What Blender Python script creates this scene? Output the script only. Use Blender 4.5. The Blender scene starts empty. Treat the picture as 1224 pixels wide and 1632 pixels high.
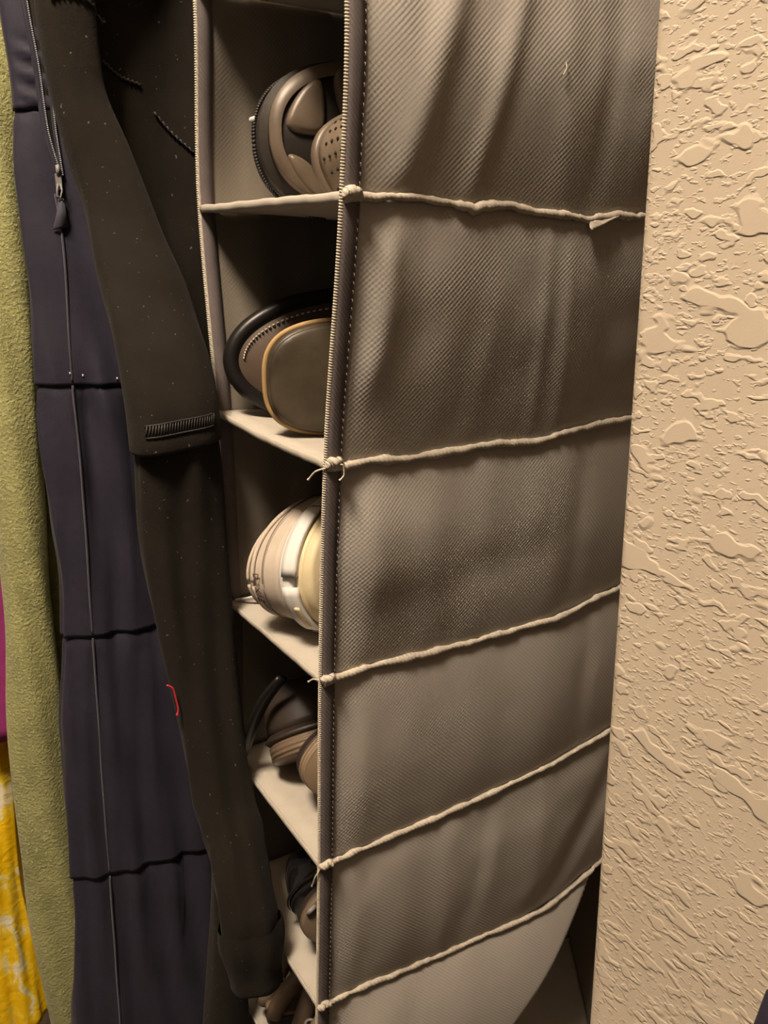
import bpy, bmesh, math, random
import numpy as np
from mathutils import Vector, Matrix

random.seed(4)
RNG = np.random.RandomState(7)
PI = math.pi
scene = bpy.context.scene
COL = scene.collection

# ------------------------------------------------------------------ camera, light, exposure
cam_data = bpy.data.cameras.new('camera')
cam_data.sensor_fit = 'HORIZONTAL'
cam_data.sensor_width = 36.0
cam_data.lens = 1336.9 / 1224.0 * 36.0
cam_data.clip_start = 0.01
cam = bpy.data.objects.new('camera', cam_data)
COL.objects.link(cam)
CF = Vector((-0.8219, 0.5021, -0.2691)).normalized()
CR = Vector((0.5241, 0.8516, -0.0118)).normalized()
CU = CR.cross(CF)
CR = CF.cross(CU)
M = Matrix.Identity(4)
for i in range(3):
    M[i][0], M[i][1], M[i][2] = CR[i], CU[i], -CF[i]
M[0][3], M[1][3], M[2][3] = 0.3448, -0.1882, 1.3154
cam.matrix_world = M
scene.camera = cam

world = bpy.data.worlds.new('world')
scene.world = world
world.use_nodes = True
bg = world.node_tree.nodes['Background']
bg.inputs[0].default_value = (1.0, 0.82, 0.64, 1)
bg.inputs[1].default_value = 0.11

lamp = bpy.data.lights.new('ceiling_lamp', 'POINT')
lamp.energy = 106
lamp.color = (1.0, 0.85, 0.675)
lamp.shadow_soft_size = 0.14
lamp_o = bpy.data.objects.new('ceiling_lamp', lamp)
lamp_o.location = (0.29, -0.52, 2.38)
COL.objects.link(lamp_o)

scene.view_settings.view_transform = 'Standard'
scene.view_settings.look = 'None'
scene.view_settings.exposure = 0.12
scene.view_settings.gamma = 1.0
scene.view_settings.use_curve_mapping = False

# ------------------------------------------------------------------ materials
def new_mat(name):
    m = bpy.data.materials.new(name)
    m.use_nodes = True
    nt = m.node_tree
    b = nt.nodes['Principled BSDF']
    return m, nt, b

def N(nt, typ, **kw):
    n = nt.nodes.new(typ)
    for k, v in kw.items():
        setattr(n, k, v)
    return n

def L(nt, a, b):
    nt.links.new(a, b)

def math_node(nt, op, a, b=None):
    n = nt.nodes.new('ShaderNodeMath')
    n.operation = op
    for i, v in enumerate((a, b)):
        if v is None:
            continue
        if isinstance(v, (int, float)):
            n.inputs[i].default_value = v
        else:
            nt.links.new(v, n.inputs[i])
    return n.outputs[0]

def noise(nt, vec, scale, detail=3, rough=0.5, dist=0.0):
    n = nt.nodes.new('ShaderNodeTexNoise')
    n.inputs['Scale'].default_value = scale
    n.inputs['Detail'].default_value = detail
    n.inputs['Roughness'].default_value = rough
    n.inputs['Distortion'].default_value = dist
    if vec is not None:
        nt.links.new(vec, n.inputs['Vector'])
    return n.outputs['Fac']

def ramp(nt, fac, stops):
    r = nt.nodes.new('ShaderNodeValToRGB')
    el = r.color_ramp.elements
    while len(el) < len(stops):
        el.new(0.5)
    for e, (p, c) in zip(el, stops):
        e.position = p
        e.color = (c[0], c[1], c[2], 1) if not isinstance(c, (int, float)) else (c, c, c, 1)
    nt.links.new(fac, r.inputs[0])
    return r.outputs[0]

def bump(nt, b, height, strength, distance, prev=None):
    n = nt.nodes.new('ShaderNodeBump')
    n.inputs['Strength'].default_value = strength
    n.inputs['Distance'].default_value = distance
    nt.links.new(height, n.inputs['Height'])
    if prev is not None:
        nt.links.new(prev, n.inputs['Normal'])
    nt.links.new(n.outputs[0], b.inputs['Normal'])
    return n.outputs[0]

def objvec(nt, scale=None):
    t = nt.nodes.new('ShaderNodeTexCoord')
    if scale is None:
        return t.outputs['Object']
    m = nt.nodes.new('ShaderNodeMapping')
    m.inputs['Scale'].default_value = scale
    nt.links.new(t.outputs['Object'], m.inputs['Vector'])
    return m.outputs[0]

def simple(name, col, rough=0.6, nscale=300, nbump=0.25, dist=0.0004, var=0.15, spec=0.3, sheen=0.0, coat=0.0):
    m, nt, b = new_mat(name)
    v = objvec(nt)
    f = noise(nt, v, nscale * 0.12, 4, 0.6)
    c1 = [x * (1 - var) for x in col]
    c2 = [min(1, x * (1 + var)) for x in col]
    L(nt, ramp(nt, f, [(0.3, c1), (0.7, c2)]), b.inputs['Base Color'])
    b.inputs['Roughness'].default_value = rough
    b.inputs['Specular IOR Level'].default_value = spec
    b.inputs['Sheen Weight'].default_value = sheen
    b.inputs['Coat Weight'].default_value = coat
    if nbump > 0:
        bump(nt, b, noise(nt, v, nscale, 3), nbump, dist)
    return m

def emboss_fabric(name, col, rough=0.5, trans=0.0, k=2300.0, depth=0.00035, strength=0.30, spec=0.16):
    """non-woven fabric with a fine diamond emboss; pattern lies in the y-z plane (or x-y for shelves)"""
    m, nt, b = new_mat(name)
    v = objvec(nt)
    s = N(nt, 'ShaderNodeSeparateXYZ')
    L(nt, v, s.inputs[0])
    p, q = s.outputs['Y'], s.outputs['Z']
    h = math_node(nt, 'MULTIPLY', math_node(nt, 'SINE', math_node(nt, 'MULTIPLY', p, k)),
                  math_node(nt, 'SINE', math_node(nt, 'MULTIPLY', q, k)))
    amp = ramp(nt, noise(nt, v, 22, 3, 0.6), [(0.35, 0.25), (0.65, 1.0)])
    h2 = math_node(nt, 'MULTIPLY', h, amp)
    n1 = bump(nt, b, h2, strength, depth)
    bump(nt, b, noise(nt, v, 900, 2), 0.15, 0.0003, n1)
    f = noise(nt, v, 9, 4, 0.6)
    c1 = [x * 0.92 for x in col]
    c2 = [x * 1.06 for x in col]
    L(nt, ramp(nt, f, [(0.3, c1), (0.7, c2)]), b.inputs['Base Color'])
    b.inputs['Roughness'].default_value = rough
    b.inputs['Specular IOR Level'].default_value = spec
    b.inputs['Sheen Weight'].default_value = 0.1
    if trans > 0:
        tr = N(nt, 'ShaderNodeBsdfTranslucent')
        tr.inputs[0].default_value = (col[0] * 1.3, col[1] * 1.25, col[2] * 1.1, 1)
        mx = N(nt, 'ShaderNodeMixShader')
        mx.inputs[0].default_value = trans
        out = nt.nodes['Material Output']
        L(nt, b.outputs[0], mx.inputs[1])
        L(nt, tr.outputs[0], mx.inputs[2])
        L(nt, mx.outputs[0], out.inputs['Surface'])
    return m

def plaster(name):
    m, nt, b = new_mat(name)
    v = objvec(nt, (1.0, 1.0, 1.9))
    big = ramp(nt, noise(nt, v, 55, 2, 0.45, 0.1), [(0.60, 0.0), (0.635, 1.0)])
    mid = ramp(nt, noise(nt, v, 150, 1.5, 0.5, 0.1), [(0.58, 0.0), (0.64, 0.8)])
    small = ramp(nt, noise(nt, v, 380, 2, 0.5, 0.1), [(0.55, 0.0), (0.66, 0.5)])
    mx = math_node(nt, 'MAXIMUM', big, math_node(nt, 'MAXIMUM', mid, small))
    grit = math_node(nt, 'MULTIPLY', noise(nt, v, 1000, 2), 0.10)
    hh = math_node(nt, 'ADD', mx, grit)
    bump(nt, b, hh, 0.75, 0.00038)
    f = noise(nt, objvec(nt), 12, 4, 0.6)
    L(nt, ramp(nt, f, [(0.3, (0.525, 0.44, 0.34)), (0.7, (0.57, 0.48, 0.375))]), b.inputs['Base Color'])
    b.inputs['Roughness'].default_value = 0.55
    b.inputs['Specular IOR Level'].default_value = 0.3
    return m

def knit(name, col, lint=(0.5, 0.45, 0.38), lint_amt=0.72, nscale=700, strength=0.5, dist=0.0006, sheen=0.25):
    m, nt, b = new_mat(name)
    v = objvec(nt)
    f = noise(nt, v, 30, 4, 0.65)
    base = ramp(nt, f, [(0.3, [x * 0.8 for x in col]), (0.7, [x * 1.2 for x in col])])
    lm = ramp(nt, noise(nt, v, 420, 1, 0.4), [(lint_amt, 0.0), (lint_amt + 0.05, 1.0)])
    mix = N(nt, 'ShaderNodeMix', data_type='RGBA')
    L(nt, lm, mix.inputs[0])
    L(nt, base, mix.inputs[6])
    mix.inputs[7].default_value = (*lint, 1)
    L(nt, mix.outputs[2], b.inputs['Base Color'])
    b.inputs['Roughness'].default_value = 0.9
    b.inputs['Specular IOR Level'].default_value = 0.1
    b.inputs['Sheen Weight'].default_value = sheen
    b.inputs['Sheen Roughness'].default_value = 0.5
    n1 = bump(nt, b, noise(nt, v, nscale, 3, 0.6), strength, dist)
    bump(nt, b, noise(nt, v, 60, 3, 0.6), 0.2, 0.002, n1)
    return m

def yellow_print(name):
    m, nt, b = new_mat(name)
    v = objvec(nt, (1, 1, 0.6))
    f = noise(nt, v, 55, 3, 0.6, 0.8)
    c = ramp(nt, f, [(0.0, (0.84, 0.44, 0.004)), (0.46, (0.92, 0.58, 0.008)), (0.56, (0.92, 0.68, 0.06)), (0.64, (0.88, 0.80, 0.56))])
    L(nt, c, b.inputs['Base Color'])
    b.inputs['Roughness'].default_value = 0.45
    b.inputs['Specular IOR Level'].default_value = 0.4
    n1 = bump(nt, b, noise(nt, objvec(nt, (1, 1, 2.2)), 60, 3, 0.6, 0.5), 0.35, 0.003)
    bump(nt, b, noise(nt, objvec(nt), 900, 2), 0.2, 0.0003, n1)
    return m

def ribbed(name, col, k=1500.0, axis='Z', rough=0.5):
    m, nt, b = new_mat(name)
    v = objvec(nt)
    s = N(nt, 'ShaderNodeSeparateXYZ')
    L(nt, v, s.inputs[0])
    h = math_node(nt, 'SINE', math_node(nt, 'MULTIPLY', s.outputs[axis], k))
    bump(nt, b, h, 0.6, 0.0005)
    f = noise(nt, v, 40, 4, 0.6)
    L(nt, ramp(nt, f, [(0.3, [x * 0.85 for x in col]), (0.7, [x * 1.15 for x in col])]), b.inputs['Base Color'])
    b.inputs['Roughness'].default_value = rough
    return m

def twill(name, col, k=2600.0, rough=0.8, strength=0.35):
    m, nt, b = new_mat(name)
    v = objvec(nt)
    s = N(nt, 'ShaderNodeSeparateXYZ')
    L(nt, v, s.inputs[0])
    p = math_node(nt, 'ADD', math_node(nt, 'MULTIPLY', s.outputs['Y'], 1.0), math_node(nt, 'MULTIPLY', s.outputs['Z'], 0.7))
    h = math_node(nt, 'SINE', math_node(nt, 'MULTIPLY', p, k))
    bump(nt, b, h, strength, 0.0005)
    f = noise(nt, v, 60, 4, 0.6)
    L(nt, ramp(nt, f, [(0.3, [x * 0.88 for x in col]), (0.7, [x * 1.1 for x in col])]), b.inputs['Base Color'])
    b.inputs['Roughness'].default_value = rough
    b.inputs['Specular IOR Level'].default_value = 0.15
    return m

MAT = dict(
    panel=emboss_fabric('taupe_nonwoven', (0.50, 0.46, 0.415), 0.5, 0.12),
    inner_shaded=emboss_fabric('taupe_nonwoven_shaded', (0.195, 0.168, 0.135), 0.75, 0.0, depth=0.0002),  # same fabric as panel, with the compartments' shade put into a darker colour
    shelf=simple('beige_shelf_fabric', (0.43, 0.39, 0.335), 0.75, 700, 0.2, 0.0003, 0.05, 0.2),
    tape=twill('dark_binding_tape', (0.145, 0.122, 0.120), 3200, 0.85, 0.18),
    cord=twill('beige_seam_edge', (0.52, 0.46, 0.38), 2400),
    thread=simple('beige_thread', (0.55, 0.49, 0.40), 0.8, 900, 0.2, 0.0002),
    plaster=plaster('knockdown_plaster'),
    paint=simple('plain_paint', (0.55, 0.46, 0.35), 0.8, 200, 0.1, 0.0005),
    carpet=simple('brown_carpet', (0.10, 0.075, 0.055), 0.95, 400, 0.8, 0.004, 0.35),
    black=knit('black_jersey', (0.0165, 0.0135, 0.0105), (0.15, 0.13, 0.11), 0.75, 700, 0.5, 0.0006, 0.03),
    blacksmooth=simple('black_thread', (0.03, 0.027, 0.026), 0.5, 900, 0.3),
    navy=simple('navy_cotton', (0.021, 0.0185, 0.034), 0.7, 1200, 0.3, 0.0004, 0.12, 0.30, 0.05),
    navyseam=simple('navy_piping', (0.045, 0.041, 0.062), 0.7, 1200, 0.3, 0.0004, 0.1, 0.3, 0.2),
    metal=simple('zip_metal', (0.24, 0.22, 0.215), 0.3, 300, 0.1, 0.0002),
    green=knit('green_knit', (0.30, 0.295, 0.125), (0.41, 0.40, 0.20), 0.64, 420, 1.0, 0.0016, 0.15),
    yellow=yellow_print('yellow_print_cotton'),
    orange=simple('orange_cotton', (0.60, 0.22, 0.012), 0.7, 600, 0.2),
    magenta=simple('magenta_cotton', (0.30, 0.035, 0.17), 0.8, 600, 0.2),
    coat=simple('dark_navy_cloth', (0.02, 0.015, 0.03), 0.9, 600, 0.3),
    red=simple('red_thread', (0.6, 0.03, 0.06), 0.7, 600, 0.2),
    rubber_brown=simple('brown_rubber', (0.115, 0.085, 0.060), 0.42, 500, 0.15, 0.0003, 0.12, 0.45),
    groove=simple('dark_groove_rubber', (0.014, 0.010, 0.008), 0.5, 500, 0.15),
    upper_dark=simple('dark_upper_leather', (0.030, 0.024, 0.020), 0.6, 400, 0.3),
    taupe_mesh=simple('taupe_upper', (0.16, 0.12, 0.085), 0.6, 600, 0.3),
    hole=simple('dark_hole', (0.012, 0.01, 0.008), 0.8, 300, 0.1),
    black_rubber=simple('black_rubber', (0.012, 0.010, 0.010), 0.35, 300, 0.1),
    brown_sole=simple('brown_leather_sole', (0.085, 0.058, 0.042), 0.5, 160, 0.15, 0.0006, 0.12),
    scuffed=simple('scuffed_dark_leather', (0.062, 0.048, 0.032), 0.40, 160, 0.3, 0.0008, 0.65),
    tan=simple('tan_welt', (0.42, 0.27, 0.12), 0.6, 300, 0.2),
    beige=simple('beige_nubuck', (0.47, 0.40, 0.33), 0.7, 600, 0.25, 0.0003, 0.06),
    white=simple('white_midsole', (0.66, 0.63, 0.60), 0.5, 400, 0.1, 0.0003, 0.05),
    cream=simple('cream_outsole', (0.62, 0.52, 0.33), 0.5, 300, 0.2, 0.0005, 0.1),
    ink=simple('printed_letter', (0.10, 0.06, 0.055), 0.7, 300, 0.0),
    lace=simple('white_lace', (0.62, 0.57, 0.55), 0.8, 900, 0.4),
    choc=simple('dark_brown_leather', (0.036, 0.026, 0.021), 0.45, 300, 0.2),
    ribsole=ribbed('ribbed_brown_sole', (0.14, 0.095, 0.062), 1900, 'Z'),
    ribtan=ribbed('ribbed_tan_sole', (0.22, 0.155, 0.10), 1900, 'Z'),
    patent=simple('black_patent', (0.010, 0.009, 0.008), 0.12, 60, 0.05, 0.001, 0.1, 0.6, 0, 0.6),
    brownleather=simple('brown_leather', (0.14, 0.10, 0.07), 0.5, 200, 0.3, 0.0005),
    strapbrown=simple('brown_strap', (0.24, 0.175, 0.12), 0.38, 250, 0.35, 0.0006, 0.25, 0.5),
    rod=simple('white_metal_rod', (0.6, 0.58, 0.55), 0.35, 100, 0.05),
    wire=simple('hanger_wire', (0.4, 0.4, 0.42), 0.3, 100, 0.05),
)

# ------------------------------------------------------------------ mesh helpers
def make_obj(name, verts, faces, mat, parent=None, smooth=True, offset=None):
    me = bpy.data.meshes.new(name)
    root = parent
    while root is not None and root.parent is not None:
        root = root.parent
    if offset is None and root is not None and root.get('_base') is not None:
        bx, by, bz = root['_base']
        verts = [(v[0] - bx, v[1] - by, v[2] - bz) for v in verts]
    me.from_pydata([tuple(map(float, v)) for v in verts], [], faces)
    me.validate()
    bm = bmesh.new()
    bm.from_mesh(me)
    bmesh.ops.recalc_face_normals(bm, faces=bm.faces)
    bm.to_mesh(me)
    bm.free()
    if smooth:
        me.polygons.foreach_set('use_smooth', [True] * len(me.polygons))
    me.materials.append(MAT[mat])
    o = bpy.data.objects.new(name, me)
    COL.objects.link(o)
    if parent is not None:
        o.parent = parent
    return o

def thing(name, label, cat, base=(0, 0, 0), group=None, matrix=None):
    o = bpy.data.objects.new(name, None)
    o.empty_display_size = 0.02
    COL.objects.link(o)
    if matrix is not None:
        o.matrix_world = matrix
    else:
        o.location = base
        o['_base'] = list(base)
    o['label'] = label
    o['category'] = cat
    if group:
        o['group'] = group
    return o

def tag(o, label, cat, group=None):
    o['label'] = label
    o['category'] = cat
    if group:
        o['group'] = group
    return o

def struct(o, label=None, cat=None):
    o['kind'] = 'structure'
    if label:
        o['label'] = label
    if cat:
        o['category'] = cat
    return o

def loft(rings, cap=True, closed=True):
    n = len(rings[0])
    V = [p for r in rings for p in r]
    Fc = []
    for i in range(len(rings) - 1):
        for j in range(n if closed else n - 1):
            k = (j + 1) % n
            Fc.append((i * n + j, i * n + k, (i + 1) * n + k, (i + 1) * n + j))
    if cap and closed:
        Fc.append(tuple(range(n - 1, -1, -1)))
        Fc.append(tuple((len(rings) - 1) * n + j for j in range(n)))
    return V, Fc

def grid(P):
    nr, nc = len(P), len(P[0])
    V = [p for r in P for p in r]
    Fc = [(i * nc + j, i * nc + j + 1, (i + 1) * nc + j + 1, (i + 1) * nc + j) for i in range(nr - 1) for j in range(nc - 1)]
    return V, Fc

def slab_grid(P, off):
    """closed thin slab from a grid; off = vector added for the second side"""
    nr, nc = len(P), len(P[0])
    V, Fc = grid(P)
    n = len(V)
    V = V + [(v[0] + off[0], v[1] + off[1], v[2] + off[2]) for v in V]
    F2 = list(Fc) + [tuple(n + i for i in f[::-1]) for f in Fc]
    edge = [i for i in range(nc)] + [r * nc + nc - 1 for r in range(1, nr)] + \
           [(nr - 1) * nc + c for c in range(nc - 2, -1, -1)] + [r * nc for r in range(nr - 2, 0, -1)]
    for a, b in zip(edge, edge[1:] + edge[:1]):
        F2.append((a, b, n + b, n + a))
    return V, F2

def tube(pts, rad, nseg=8, flat=1.0, up=None, cap=True):
    """sweep an (elliptic) section along pts; rad is a number or list; flat squashes along the binormal"""
    pts = [Vector(p) for p in pts]
    rings = []
    ref = Vector(up) if up is not None else None
    prev = None
    for i, p in enumerate(pts):
        t = (pts[min(i + 1, len(pts) - 1)] - pts[max(i - 1, 0)])
        if t.length < 1e-9:
            t = Vector((0, 0, 1))
        t.normalize()
        if ref is not None:
            a = ref - t * ref.dot(t)
        elif prev is not None:
            a = prev - t * prev.dot(t)
        else:
            a = Vector((0, 0, 1)) if abs(t.z) < 0.9 else Vector((1, 0, 0))
            a = a - t * a.dot(t)
        a.normalize()
        prev = a
        b = t.cross(a)
        r = rad[i] if isinstance(rad, (list, tuple, np.ndarray)) else rad
        rings.append([tuple(p + a * (r * math.cos(2 * PI * k / nseg)) + b * (r * flat * math.sin(2 * PI * k / nseg))) for k in range(nseg)])
    return loft(rings, cap)

def merge(*parts):
    V, Fc = [], []
    for v, f in parts:
        n = len(V)
        V += list(v)
        Fc += [tuple(n + i for i in q) for q in f]
    return V, Fc

def box(x0, x1, y0, y1, z0, z1):
    V = [(x0, y0, z0), (x1, y0, z0), (x1, y1, z0), (x0, y1, z0), (x0, y0, z1), (x1, y0, z1), (x1, y1, z1), (x0, y1, z1)]
    Fc = [(0, 3, 2, 1), (4, 5, 6, 7), (0, 1, 5, 4), (1, 2, 6, 5), (2, 3, 7, 6), (3, 0, 4, 7)]
    return V, Fc

def cubic(x, xs, ys):
    """smooth interpolation through (xs, ys); xs ascending"""
    xs = np.asarray(xs, float)
    ys = np.asarray(ys, float)
    x = min(max(x, xs[0]), xs[-1])
    i = int(min(max(np.searchsorted(xs, x) - 1, 0), len(xs) - 2))
    def tan(j):
        if j == 0:
            return (ys[1] - ys[0]) / (xs[1] - xs[0])
        if j == len(xs) - 1:
            return (ys[-1] - ys[-2]) / (xs[-1] - xs[-2])
        a = (ys[j] - ys[j - 1]) / (xs[j] - xs[j - 1])
        b = (ys[j + 1] - ys[j]) / (xs[j + 1] - xs[j])
        return 0.0 if a * b <= 0 else 2 * a * b / (a + b)
    h = xs[i + 1] - xs[i]
    t = (x - xs[i]) / h
    return float((2 * t**3 - 3 * t**2 + 1) * ys[i] + (t**3 - 2 * t**2 + t) * h * tan(i) + (-2 * t**3 + 3 * t**2) * ys[i + 1] + (t**3 - t**2) * h * tan(i + 1))

def sstep(a, b, x):
    t = min(max((x - a) / (b - a), 0.0), 1.0)
    return t * t * (3 - 2 * t)

_NT = RNG.rand(4096) * 2 - 1
def n1(x, seed=0):
    i = math.floor(x)
    f = x - i
    f = f * f * (3 - 2 * f)
    a = _NT[(i * 131 + seed * 977) % 4096]
    b = _NT[((i + 1) * 131 + seed * 977) % 4096]
    return a + (b - a) * f

# ------------------------------------------------------------------ the setting
WX, WY = 0.1685, 0.0043                     # near corner of the closet's return wall
rc = 0.006
pts = []
for k in range(7):                            # rounded corner bead
    a = PI + (PI / 2) * k / 6
    pts.append((WX + rc + rc * math.cos(a), WY + rc + rc * math.sin(a)))
outline = [(WX, WY + 0.115)] + pts + [(1.6, WY), (1.6, WY + 0.115)]
V, Fc = loft([[(x, y, 0.0) for x, y in outline], [(x, y, 2.44) for x, y in outline]])
o = make_obj('wall_right', V, Fc, 'plaster', smooth=False)
struct(o, 'cream knockdown plaster wall beside the shoe organizer', 'wall')
for p in o.data.polygons:
    p.use_smooth = len(p.vertices) == 4
o.data.set_sharp_from_angle(angle=math.radians(40))

V, Fc = box(-1.3, 1.7, 0.46, 0.56, 0, 2.44)
struct(make_obj('wall_back', V, Fc, 'paint', smooth=False), 'painted back wall of the closet', 'wall')
V, Fc = box(-1.4, -1.3, -0.6, 0.56, 0, 2.44)
struct(make_obj('wall_left', V, Fc, 'paint', smooth=False), 'painted far side wall of the closet', 'wall')
V, Fc = box(-1.4, 2.6, -2.6, 0.56, -0.08, 0.0)
struct(make_obj('floor', V, Fc, 'carpet', smooth=False), 'brown carpet floor', 'floor')
V, Fc = box(-1.4, 2.6, -2.6, 0.56, 2.44, 2.52)
struct(make_obj('ceiling', V, Fc, 'paint', smooth=False), 'painted ceiling', 'ceiling')

ROD_Y, ROD_Z = 0.13, 1.72
V, Fc = tube([(-1.3, ROD_Y, ROD_Z), (-0.6, ROD_Y, ROD_Z), (0.3, ROD_Y, ROD_Z)], 0.014, 16)
tag(make_obj('closet_rod', V, Fc, 'rod'), 'white metal closet rod carrying clothes and shoe organizer', 'rod')

# ------------------------------------------------------------------ shoe organizer
ZS = [1.594, 1.472, 1.3498, 1.2271, 1.1031, 0.9793, 0.8635, 0.745, 0.625]         # shelf heights at the near front corner
XF_T = ([0.60, 0.745, 0.8635, 0.9793, 1.1031, 1.2271, 1.3498, 1.423, 1.62], [-0.075, -0.064, -0.0525, -0.0417, -0.0316, -0.0176, 0.0055, 0.014, 0.016])
XL_T = ([0.60, 0.745, 0.8635, 0.9793, 1.1031, 1.2297, 1.357, 1.465, 1.62], [-0.180, -0.206, -0.196, -0.182, -0.1675, -0.1645, -0.1716, -0.1565, -0.150])
xf = lambda z: cubic(z, *XF_T)
xl = lambda z: cubic(z, *XL_T)
DEP = 0.30
# seam line of each shelf along the near side panel: (y, z)
SEAMS = {
    0: [(0, 1.594), (0.3, 1.594)],
    1: [(0, 1.472), (0.3, 1.468)],
    2: [(0, 1.3498), (0.0238, 1.3502), (0.0514, 1.3492), (0.0680, 1.3472), (0.0707, 1.3458), (0.0735, 1.3478), (0.0888, 1.3484), (0.1136, 1.3457), (0.1489, 1.3440), (0.17, 1.3462), (0.3, 1.3470)],
    3: [(0, 1.2262), (0.0089, 1.2247), (0.0254, 1.2253), (0.0525, 1.2240), (0.1029, 1.2251), (0.1352, 1.2236), (0.1592, 1.2263), (0.2031, 1.2281), (0.3, 1.228)],
    4: [(0, 1.1025), (0.0355, 1.1032), (0.0794, 1.1009), (0.1275, 1.1003), (0.1694, 1.1003), (0.2199, 1.1049), (0.3, 1.106)],
    5: [(0, 0.9760), (0.0396, 0.9772), (0.0873, 0.9779), (0.1394, 0.9808), (0.1847, 0.9835), (0.2305, 0.9852), (0.3, 0.987)],
    6: [(0, 0.8620), (0.0345, 0.8597), (0.0646, 0.8566), (0.1274, 0.8515), (0.1914, 0.8459), (0.2433, 0.8521), (0.3, 0.857)],
    7: [(0, 0.742), (0.1, 0.738), (0.2, 0.726), (0.265, 0.712), (0.3, 0.71)],
    8: [(0, 0.625), (0.3, 0.60)],
}
def seam_z(k, y):
    t = SEAMS[k]
    return cubic(y, [a for a, b in t], [b for a, b in t])

# soft folds of each section: (y_top, y_bottom, width, amplitude, s_from, s_to)
RIDGES = {
    0: [(0.05, 0.05, 0.012, 0.003, 0, 1), (0.11, 0.12, 0.015, 0.003, 0, 1)],
    1: [(0.060, 0.028, 0.0085, 0.0092, -0.5, 1.05), (0.096, 0.0655, 0.0065, 0.0062, 0.1, 1.1), (0.010, 0.004, 0.010, 0.0022, -0.3, 0.95), (0.112, 0.126, 0.009, 0.0028, -0.2, 1.2), (0.152, 0.146, 0.010, -0.0045, -0.5, 1.2), (0.185, 0.18, 0.012, 0.003, -0.5, 1.2)],
    2: [(0.027, 0.016, 0.0075, 0.0075, 0.12, 0.72), (0.040, 0.011, 0.0075, 0.0022, 0.3, 1.0), (0.067, 0.062, 0.012, 0.0025, -0.1, 0.9), (0.120, 0.131, 0.0048, 0.0026, -0.1, 1.1), (0.1345, 0.150, 0.0055, 0.0030, -0.1, 1.1), (0.165, 0.19, 0.014, -0.0040, -0.1, 1.1), (0.094, 0.085, 0.010, 0.0022, 0.3, 1.1), (0.045, 0.043, 0.007, -0.0015, 0.0, 0.6)],
    3: [(0.030, 0.034, 0.009, 0.0018, -0.1, 0.7), (0.065, 0.070, 0.011, 0.0020, -0.1, 0.7), (0.100, 0.112, 0.010, 0.0022, -0.1, 0.6), (0.140, 0.150, 0.010, 0.0026, -0.1, 0.5), (0.178, 0.182, 0.010, -0.0035, -0.1, 1.1), (0.055, 0.075, 0.014, 0.0018, 0.5, 1.1)],
    4: [(0.030, 0.028, 0.012, 0.0020, 0, 0.8), (0.060, 0.066, 0.012, 0.0020, -0.1, 0.7), (0.105, 0.11, 0.014, 0.0018, -0.1, 0.9), (0.16, 0.168, 0.012, 0.0018, 0.0, 1.1), (0.205, 0.21, 0.010, -0.0035, -0.1, 1.1)],
    5: [(0.034, 0.030, 0.009, -0.0022, -0.1, 1.0), (0.060, 0.058, 0.010, 0.0024, -0.1, 1.0), (0.095, 0.094, 0.009, 0.0032, 0.0, 1.1), (0.126, 0.118, 0.009, -0.0024, 0.0, 0.9), (0.140, 0.128, 0.009, 0.0026, -0.1, 0.8), (0.178, 0.176, 0.010, 0.0022, -0.1, 0.9), (0.29, 0.185, 0.018, -0.009, 0.1, 1.1)],
    6: [(0.075, 0.055, 0.010, -0.0020, 0, 0.9), (0.115, 0.105, 0.012, 0.0025, 0, 1)],
    7: [(0.08, 0.07, 0.02, 0.004, 0, 1), (0.18, 0.16, 0.02, 0.004, 0, 1)],
}
def panel_x(k, y, s):
    zt, zb = seam_z(k, y), seam_z(k + 1, y)
    z = zt + (zb - zt) * s
    env = sstep(0.006, 0.030, y)
    x = xf(z) + 0.0045 * math.sin(PI * min(max(s, 0), 1)) ** 0.7 * env
    for yt, yb, w, amp, s0, s1 in RIDGES.get(k, []):
        c = yt + (yb - yt) * s
        f = sstep(s0 - 0.12, s0 + 0.12, s) * (1 - sstep(s1 - 0.15, s1 + 0.1, s))
        x += 0.34 * amp * f * math.exp(-((y - c) / w) ** 2) * sstep(-0.004, 0.012, y) * (0.35 + 0.65 * math.sin(PI * min(max(s, 0.0), 1)) ** 0.5)
    x -= 0.22 * max(0.0, y - (0.128 + 0.010 * k)) ** 1.25
    if k == 3:                                # pressed out by the pale trainer inside
        x += 0.0036 * math.exp(-(((y - 0.027) / (0.017 if y < 0.027 else 0.045)) ** 2 + ((s - 0.40) / 0.25) ** 2) ** 1.4)
        x -= 0.0010 * math.exp(-((y - 0.115) / 0.035) ** 2 - ((s - 0.60) / 0.13) ** 2)
    if k == 7:
        x += 0.021 * (1 - s) * sstep(0.0, 0.05, y)
        if y > 0.120:
            x -= min((y - 0.120) * 1.2, 0.07) * sstep(0.0, 0.012, y - 0.120) * (1 - s)
    if k == 6:                                # slack bottom section: leans out, then folds away along a diagonal
        x += 0.030 * s * sstep(0.0, 0.05, y) * (1 - 0.3 * s)
        c = 0.250 - 0.130 * s
        if y > c:
            x -= min((y - c) * 1.2, 0.07) * sstep(0.0, 0.012, y - c)
    x += 0.0006 * n1(y * 60 + k * 11, 3) * n1(z * 45, 4) * env
    return x, z

org_base = (-0.09, 0.15, 0.60)
ORG = thing('shoe_organizer', 'tall taupe fabric hanging shoe organizer with beige stitched shelf seams', 'shoe organizer', org_base)

for k in range(8):
    ny, ns = 110, 46
    P = []
    for i in range(ns + 1):
        s = i / ns
        row = []
        for j in range(ny + 1):
            y = DEP * (j / ny) ** 1.15
            x, z = panel_x(k, y, s)
            row.append((x, y, z))
        P.append(row)
    V, Fc = slab_grid(P, (-0.0013, 0, 0))
    make_obj('side_panel', V, Fc, 'panel', ORG)

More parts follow.
